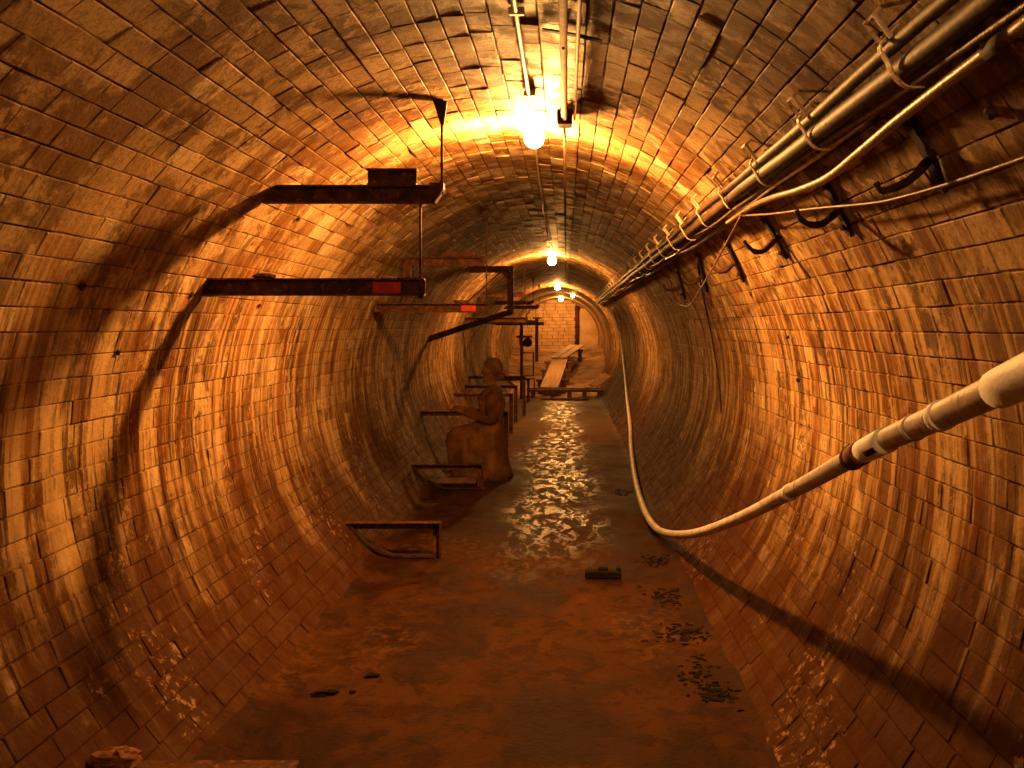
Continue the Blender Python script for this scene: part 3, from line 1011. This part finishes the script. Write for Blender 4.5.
while y < EY:
    # loop standing above the pipes, anchored in the wall
    lp = [br(0.004, -0.075, y), br(0.030, -0.098, y), br(0.075, -0.098, y + 0.02), br(0.080, -0.055, y + 0.03)]
    c = MB()
    c.tube([br(0.050, -0.062, y - 0.034), br(0.036, -0.128, y - 0.032), br(0.036, -0.128, y + 0.032), br(0.050, -0.062, y + 0.034)], 0.0060, 6)
    c.tube([br(0.036, -0.126, y), br(-0.006, -0.126, y)], 0.006, 6)
    c = c.build('clamp_loop', M['galv'], t)
    pts = [br(0.004, -0.070, y), br(0.068, -0.068, y), br(0.082, -0.030, y), br(0.094, 0.012, y + 0.004), br(0.088, 0.048, y + 0.008), br(0.060, 0.075, y + 0.012)]
    MB().sweep(smooth_path(pts, 4), 0.022, 0.004, lambda i: Vector((-math.sin(TH_B), 0, -math.cos(TH_B)))).build('clamp_strap', M['galv'], t)
    y += 0.77
    k += 1

# conduit leaving the bundle, then the thin cable and hanging wire
t = thing('branch_conduit', on_wall(897, 121), 'smooth conduit branching below the pipe bundle towards the upper right', 'conduit')
cp = [(728, 222, 0.05), (753, 206, 0.06), (775, 197, 0.075), (796, 191, 0.085), (827, 178, 0.095), (860, 152, 0.10), (897, 121, 0.10), (950, 80, 0.10), (999, 43, 0.10), (1060, -4, 0.10), (1150, -70, 0.10)]
MB().tube(smooth_path([on_wall(*q) for q in cp], 7), 0.0135, 12).build('conduit', M['conduit'], t, True)
q = on_wall(1003, 40, 0.10)
MB().tube([on_wall(986, 53, 0.10), on_wall(1000, 42.5, 0.10), on_wall(1014, 31.5, 0.10)], [0.0145, 0.0175, 0.0150], 9).build('taped_joint', M['rust_dark'], t, True)
MB().sweep([q + Vector((-0.01, 0.07, 0.005)), q + Vector((0.06, 0.03, 0.02)), q + Vector((0.25, 0.05, -0.02))], 0.03, 0.012, (0, 0, 1)).build('stay', M['rust_dark'], t)

t = thing('thin_cable', on_wall(874, 203), 'thin cable sagging across the right wall below the pipe bundle', 'cable')
cp = [(735, 216, 0.06), (772, 214, 0.07), (811, 209, 0.07), (874, 203, 0.06), (910, 195, 0.05), (948, 184, 0.05), (1024, 158, 0.05), (1120, 120, 0.05)]
MB().tube(smooth_path([on_wall(*q) for q in cp], 7), 0.0055, 8).build('cable', M['cable'], t, True)
MB().lathe([(0.012, -0.02), (0.012, 0.02)], 6, tuple(on_wall(741, 215, 0.06))).build('cable_tie', M['rust_dark'], t)

t = thing('hanging_wire', on_wall(720, 255), 'loose thin wire drooping from the pipe bundle down the right wall', 'wire')
cp = [(741, 216, 0.09), (728, 240, 0.13), (716, 262, 0.16), (700, 290, 0.17), (688, 306, 0.12), (676, 300, 0.07), (668, 272, 0.06)]
MB().tube(smooth_path([on_wall(*q) for q in cp], 7), 0.0048, 7).build('wire', M['cable'], t, True)

t = thing('wall_wire', on_wall(714, 350), 'thin dark wire clinging to the curve of the right wall below the hooks', 'wire')
cp = [(697, 262, 0.03), (703, 295, 0.012), (710, 328, 0.012), (716, 362, 0.012), (720, 392, 0.012), (721, 412, 0.012)]
MB().tube(smooth_path([on_wall(*q) for q in cp], 6), 0.006, 6).build('wire', M['rust_dark'], t, True)
MB().lathe([(0.012, -0.01), (0.012, 0.01)], 6, tuple(on_wall(703, 295, 0.012))).build('staple', M['rust_dark'], t)

# old hooks below the bundle
hooks = [
    (906, 112, 944, 190, 0.85, 'large rusty hook bracket nearest the right edge, below the branch conduit'),
    (822, 178, 850, 234, 0.95, 'second rusty hook bracket from the right edge, under the branch conduit'),
    (762, 214, 786, 258, 0.95, 'rusty hook bracket just below where the conduit leaves the bundle'),
    (724, 238, 743, 280, 0.95, 'rusty hook bracket behind the loose hanging wire'),
    (697, 255, 706, 290, 1.0, 'fifth rusty hook bracket from the right edge, below the bundle'),
    (676, 268, 684, 298, 1.0, 'sixth and farthest rusty hook bracket below the bundle'),
]
for (xa, ya, xb, yb, sc, lab) in hooks:
    A, B = on_wall(xa, ya, 0.012), on_wall(xb, yb, 0.012)
    yc = (A.y + B.y) / 2
    ta = math.atan2(A.x - CX, A.z - CZ)
    tb = math.atan2(B.x - CX, B.z - CZ)
    t = thing('hook_bracket', cyl((ta + tb) / 2, yc), lab, 'bracket', 'old hook brackets on the right wall')
    n_ = 8
    pts = [cyl(ta + (tb - ta) * i / n_, A.y + (B.y - A.y) * i / n_ + random.uniform(-0.008, 0.008), R - 0.014) for i in range(n_ + 1)]
    MB().sweep(pts, 0.045 * sc, 0.016, lambda i: pts[i] - Vector((CX, pts[i].y, CZ))).build('wall_strap', M['rust_dark'], t)
    m_ = cyl(ta + (tb - ta) * 0.55, A.y + (B.y - A.y) * 0.55, R - 0.02)
    jj = random.uniform(-0.012, 0.012)
    hk = [m_ + Vector(q) * sc for q in ((0.03, 0, 0.02), (-0.02, 0.0, -0.025), (-0.055, 0.01, -0.048 + jj), (-0.095, 0.02, -0.050 + jj), (-0.13, 0.03, -0.030), (-0.145, 0.035, 0.005 + jj))]
    if xa == 906:            # the nearest one is bent down
        hk = [q - Vector((0, 0, 0.075 * i / 5)) for i, q in enumerate(hk)]
    hk = smooth_path(hk, 4)
    rads = [(0.017 - 0.008 * i / len(hk) + random.uniform(-0.002, 0.002)) * sc for i in range(len(hk))]
    MB().tube(hk, rads, 7).build('hook', M['rust_dark'], t, True)
    for f_ in (0.12, 0.85):
        q = cyl(ta + (tb - ta) * f_, A.y + (B.y - A.y) * f_, R - 0.026)
        MB().lathe([(0.012, -0.010), (0.012, 0.010)], 6, tuple(q)).build('bolt', M['rust_dark'], t)

# weep holes in the walls (old anchor sockets)
for (x, y, r_) in ((80, 285, 0.012), (190, 294, 0.009), (258, 305, 0.008), (116, 352, 0.006), (297, 218, 0.008)):
    c = on_wall(x, y, 0.0)
    nn = Vector((CX - c.x, 0, CZ - c.z)).normalized()
    o = MB()
    a_ = [c - nn * 0.012 + (Vector((0, 1, 0)) * math.cos(q) + nn.cross(Vector((0, 1, 0))) * math.sin(q)) * r_ for q in np.linspace(0, 2 * math.pi, 15)]
    b_ = [p_ + nn * 0.022 for p_ in a_]
    o.tube(b_, 0.006, 6)
    o.add([tuple(p_ + nn * 0.018) for p_ in a_[:-1]], [tuple(range(14))])
    o = o.build('anchor_socket', M['rust_dark'], segs[0][0])
for (x, y, r_) in ((993, 111, 0.016), (800, 380, 0.012), (789, 337, 0.010)):
    c = on_wall(x, y, 0.0)
    nn = Vector((CX - c.x, 0, CZ - c.z)).normalized()
    MB().tube([c - nn * 0.01, c + nn * 0.012, c + nn * 0.02], [r_, r_, r_ * 0.6], 9).build('anchor_stub', M['rust_dark'], segs[2][0])

# ------------------------------------------------------------------ white hose
t = thing('hose', (0.76, 6, 0.1), 'long dirty white hose sloping down the right side then along the wall foot', 'hose')
HP = [px(1240, 288, 0.96), px(1110, 338, 1.15), px(1024, 377, 1.39), px(945, 414, 1.82), px(870, 448, 2.4), px(800, 487, 3.25), px(740, 518, 4.35), px(697, 533, 5.6),
      px(671, 534, 6.8), px(655, 527, 7.35), px(643, 507, 8.15), px(635, 478, 9.6), px(631, 447, 12.0)]
HP += [on_wall(630, 425, 0.03), on_wall(627, 398, 0.03), on_wall(624, 365, 0.03), on_wall(620, 332, 0.03), on_wall(612, 308, 0.05)]
HP = [Vector((p.x, p.y, max(p.z, floor_z(p.x, p.y) + 0.03))) for p in HP]
path = smooth_path(HP, 10)
MB().tube(path, 0.0265, 16).build('tube', M['hose'], t, True)


def along(y0, y1, r, name, mat, n_=4):
    pts = []
    for q in np.linspace(y0, y1, n_):
        k_ = min(range(len(path) - 1), key=lambda i: abs(path[i].y - q))
        a_, b_ = (path[k_], path[k_ + 1]) if path[k_ + 1].y > path[k_].y else (path[k_ - 1], path[k_])
        s_ = (q - a_.y) / max(1e-6, b_.y - a_.y)
        pts.append(a_ + (b_ - a_) * s_)
    return MB().tube(pts, r, 16).build(name, M[mat], t, True)


along(1.05, 1.50, 0.0315, 'white_sleeve', 'hose_white', 6)
along(1.83, 1.86, 0.0300, 'band', 'hose_white')
along(2.24, 2.46, 0.0310, 'white_coupling', 'hose_white')
along(2.46, 2.56, 0.0325, 'rusty_clip', 'rust_orange')
along(2.56, 2.585, 0.0345, 'rusty_clip', 'rust')
along(3.38, 3.41, 0.0305, 'band', 'hose_white')
along(2.02, 2.04, 0.0290, 'band', 'hose')
c_ = along(2.28, 2.38, 0.0200, 'scorch_patch', 'rust_dark')
c_.location += Vector((-0.0085, -0.006, -0.0062))

# ------------------------------------------------------------------ debris on the floor
def on_floor(x, y):
    d = H * F / (y - VY)
    for _ in range(4):
        X = (x - VX) * d / F
        d = (H - floor_z(X, d)) * F / (y - VY)
    X = (x - VX) * d / F
    return Vector((X, d, floor_z(X, d)))


c = on_floor(603, 578)
t = thing('black_block', c, 'black block with raised ends lying mid floor below the hose bend', 'block')
MB().box((c.x - 0.115, c.y - 0.03, c.z), (c.x + 0.115, c.y + 0.05, c.z + 0.048), 0.008).build('body', M['black'], t)
MB().box((c.x + 0.085, c.y - 0.02, c.z + 0.048), (c.x + 0.115, c.y + 0.04, c.z + 0.066), 0.005).build('end_lug', M['black'], t)
MB().tube([(c.x - 0.03, c.y + 0.01, c.z + 0.055), (c.x + 0.03, c.y + 0.01, c.z + 0.055)], 0.014, 8).build('knob', M['black'], t, True)


def splinter(name, p, ln, wdt, hgt, rot, label, cat, group, seed, mat='debris'):
    return lump(name, (p.x, p.y, p.z + hgt * 0.45), (ln / 2, wdt / 2, hgt), M[mat], label, cat, group, seed, (8, 5), rot)


splinter('wood_splinter', on_floor(323, 695), 0.13, 0.05, 0.016, 0.35, 'long black splinter on the floor left of the middle', 'splinter', 'dark scraps on the floor', 21)
splinter('wood_splinter', on_floor(372, 677), 0.07, 0.04, 0.012, 0.1, 'small black scrap right of and beyond the long splinter', 'splinter', 'dark scraps on the floor', 22)
splinter('wood_splinter', on_floor(352, 693), 0.03, 0.03, 0.009, 0.1, 'tiny dark chip beside the long black splinter', 'splinter', 'dark scraps on the floor', 23)
rr = random.Random(5)
piles = [(622, 492, 9, 3, 4, 'heap of dark dirt by the hose, farthest along the wall foot'),
         (655, 561, 16, 6, 12, 'heap of black dirt right beside the hose bend'),
         (668, 597, 17, 8, 16, 'heap of black dirt on the floor nearer than the hose bend'),
         (685, 634, 24, 9, 18, 'scattered black flakes midway along the right floor edge'),
         (716, 694, 18, 9, 18, 'black flake heap nearest the camera on the right floor edge'),
         (695, 672, 22, 16, 9, 'sparse black chips between the two nearest flake heaps')]
for (x, y, wx, wy, cnt, lab) in piles:
    c = on_floor(x, y)
    mbv = MB()
    for k in range(int(cnt * 5)):
        p = on_floor(x + rr.gauss(0, wx * 0.55), y + rr.gauss(0, wy * 0.55))
        a_, b_, h_ = rr.uniform(0.005, 0.026), rr.uniform(0.005, 0.022), rr.uniform(0.003, 0.009)
        q = rr.uniform(0, 3.1)
        vs_ = []
        m_ = 6
        for i in range(m_):
            w_ = 2 * math.pi * i / m_ + q
            f_ = rr.uniform(0.7, 1.2)
            vs_.append((p.x + a_ * f_ * math.cos(w_), p.y + b_ * f_ * math.sin(w_), p.z - 0.002))
        vs_ += [(p.x + (v[0] - p.x) * 0.6, p.y + (v[1] - p.y) * 0.6, p.z + h_ * rr.uniform(0.6, 1)) for v in vs_]
        mbv.add(vs_, [tuple(range(m_, 2 * m_))] + [(i, (i + 1) % m_, m_ + (i + 1) % m_, m_ + i) for i in range(m_)])
    o = mbv.build('dirt_flakes', M['debris'])
    tag(o, lab, 'dirt', 'black dirt along the right floor edge', 'stuff')

# ------------------------------------------------------------------ the seated figure
FY = 10.15


def fp(x, y, dy=0.0):
    p = px(x, y, FY)
    p.y += dy
    return p


person = thing('person', (fp(480, 478).x, FY, 0), 'faint brown person in a long dress seated facing the left wall', 'person')


def skin(name, nodes, edges, mat, parent, root, sub=2):
    me = bpy.data.meshes.new(name)
    names = list(nodes)
    me.from_pydata([tuple(nodes[k][0]) for k in names], [(names.index(a), names.index(b)) for a, b in edges], [])
    o = bpy.data.objects.new(name, me)
    COL.objects.link(o)
    me.materials.append(mat)
    md = o.modifiers.new('skin', 'SKIN')
    md.use_smooth_shade = True
    for i, k in enumerate(names):
        sv = me.skin_vertices[0].data[i]
        r_ = nodes[k][1]
        sv.radius = r_ if isinstance(r_, tuple) else (r_, r_)
        sv.use_root = (k == root)
    s = o.modifiers.new('sub', 'SUBSURF')
    s.levels = s.render_levels = sub
    o.parent = parent
    o.matrix_parent_inverse = Matrix.Translation(-parent.location)
    return o


nd = {
    'pelvis': (fp(494, 436), (0.14, 0.15)), 'waist': (fp(493, 421), (0.11, 0.13)), 'chest': (fp(492, 404), (0.13, 0.15)), 'collar': (fp(494, 392), (0.10, 0.12)),
    'neck': (fp(492, 386), 0.052), 'jaw': (fp(490, 379), (0.062, 0.066)), 'skull': (fp(490, 370), (0.095, 0.085)), 'top': (fp(491, 363), (0.070, 0.065)),
    'nose': (fp(480.5, 373), 0.010), 'chin': (fp(483, 380.5), 0.020),
}
ed = [('pelvis', 'waist'), ('waist', 'chest'), ('chest', 'collar'), ('collar', 'neck'), ('neck', 'jaw'), ('jaw', 'skull'), ('skull', 'top'), ('skull', 'nose'), ('jaw', 'chin')]
for s, sg in (('near', -1), ('far', 1)):
    e_ = 4 if sg < 0 else 0
    nd.update({
        s + '_shoulder': (fp(496, 394, 0.17 * sg), 0.062), s + '_elbow': (fp(487 + e_, 417, 0.20 * sg), 0.045),
        s + '_wrist': (fp(463, 410, 0.13 * sg), 0.030), s + '_palm': (fp(457.5, 408, 0.12 * sg), (0.030, 0.024)),
        s + '_hip': (fp(488, 440, 0.10 * sg), 0.095), s + '_knee': (fp(455, 432, 0.12 * sg), 0.062), s + '_ankle': (fp(459, 470, 0.11 * sg), 0.040), s + '_toe': (fp(447, 475, 0.11 * sg), 0.032),
    })
    ed += [('collar', s + '_shoulder'), (s + '_shoulder', s + '_elbow'), (s + '_elbow', s + '_wrist'), (s + '_wrist', s + '_palm'),
           ('pelvis', s + '_hip'), (s + '_hip', s + '_knee'), (s + '_knee', s + '_ankle'), (s + '_ankle', s + '_toe')]
    for i, (dy_, ln) in enumerate(((-0.026, 0.055), (-0.009, 0.066), (0.009, 0.062), (0.026, 0.050))):
        b0 = nd[s + '_palm'][0]
        k1, k2 = f'{s}_f{i}a', f'{s}_f{i}b'
        nd[k1] = (b0 + Vector((-0.045, dy_, -0.004)), 0.0095)
        nd[k2] = (b0 + Vector((-0.045 - ln * 0.7, dy_ * 1.1, -0.004 - ln * 0.6)), 0.008)
        ed += [(s + '_palm', k1), (k1, k2)]
    nd[s + '_th'] = (nd[s + '_palm'][0] + Vector((-0.01, -0.045 * sg, 0.015)), 0.010)
    nd[s + '_th2'] = (nd[s + '_palm'][0] + Vector((-0.05, -0.055 * sg, 0.008)), 0.008)
    ed += [(s + '_palm', s + '_th'), (s + '_th', s + '_th2')]
body = skin('body', nd, ed, M['skin'], person, 'pelvis')

# hair: cap with a low knot
hc = fp(492, 368.5)
hv = MB()
ns, nr = 18, 10
for_v, for_f = [], []
for i in range(nr + 1):
    ph = math.pi * i / nr
    for k in range(ns):
        q = 2 * math.pi * k / ns
        v = Vector((math.sin(ph) * math.cos(q) * 0.108, math.sin(ph) * math.sin(q) * 0.094, math.cos(ph) * 0.108))
        if v.z < 0.01 and v.x < 0.0: v *= 0.80
        for_v.append(hc + v + Vector((0.010, 0, 0.012)))
for i in range(nr):
    for k in range(ns):
        k2 = (k + 1) % ns
        for_f.append((i * ns + k, i * ns + k2, (i + 1) * ns + k2, (i + 1) * ns + k))
hv.add(for_v, for_f)
hair = hv.build('hair', M['hair'], person, True)
lump('hair_knot', tuple(fp(499, 377)), (0.05, 0.05, 0.048), M['hair'], None, None, seed=8, parent=hair, seg=(12, 8))

# dress: bodice with sleeves, and the skirt draped over the knees to the floor
def loft(rings, name, mat, parent, n=28):
    """rings of (centre x, z, half length towards the wall, half length away, half depth)"""
    vs_, fs_ = [], []
    rr_ = random.Random(4)
    for i, (cx, z_, lx, rx, dy) in enumerate(rings):
        for k in range(n):
            q = 2 * math.pi * k / n
            cq, sq = math.cos(q), math.sin(q)
            fold = 1 + 0.045 * math.sin(9 * q + i * 0.4) * min(1, max(0, (0.62 - z_) * 2.2))
            ex = lambda v: math.copysign(abs(v) ** 0.8, v)
            vs_.append((cx + (rx if cq > 0 else lx) * ex(cq) * fold, FY + dy * ex(sq) * fold, z_))
    for i in range(len(rings) - 1):
        for k in range(n):
            k2 = (k + 1) % n
            fs_.append((i * n + k, i * n + k2, (i + 1) * n + k2, (i + 1) * n + k))
    fs_.append(tuple(range(n - 1, -1, -1)))
    fs_.append(tuple((len(rings) - 1) * n + k for k in range(n)))
    return MB().add(vs_, fs_).build(name, mat, parent, True)


X = lambda q: fp(q, 400).x
Z = lambda q: fp(480, q).z


def ring_px(y, xl, xr, dy, mid=None):
    mid = mid if mid is not None else (xl + xr) / 2
    return (X(mid), Z(y), X(mid) - X(xl), X(xr) - X(mid), dy)


dress = loft([ring_px(477.5, 452, 513, 0.26, 490), ring_px(470, 450, 511, 0.26, 490), ring_px(455, 447, 507.5, 0.255, 488), ring_px(442, 446, 505, 0.25, 486), ring_px(433, 447, 504, 0.24, 486),
              ring_px(427, 453, 503.5, 0.21, 488), ring_px(424, 468, 503, 0.18, 490), ring_px(420, 479, 503, 0.155, 492), ring_px(414, 480.5, 504, 0.15, 492),
              ring_px(405, 478, 505.5, 0.17, 492), ring_px(398, 477.5, 505, 0.185, 492), ring_px(392, 481, 502.5, 0.17, 492), ring_px(388.5, 485, 499, 0.10, 492), ring_px(387, 487, 497, 0.06, 492)],
             'dress', M['dress'], person)
for s, sg in (('near', -1), ('far', 1)):
    a_, b_, c_ = [nd[s + k][0] for k in ('_shoulder', '_elbow', '_wrist')]
    MB().tube(smooth_path([a_ + Vector((0, 0, 0.03)), a_.lerp(b_, 0.5) + Vector((0.01, sg * 0.01, 0)), b_, b_.lerp(c_, 0.85)], 5),
              [0.05, 0.068, 0.078, 0.082, 0.083, 0.082, 0.080, 0.076, 0.072, 0.068, 0.065, 0.060, 0.055, 0.050, 0.046, 0.042][:16], 12).build('sleeve', M['dress'], dress, True)
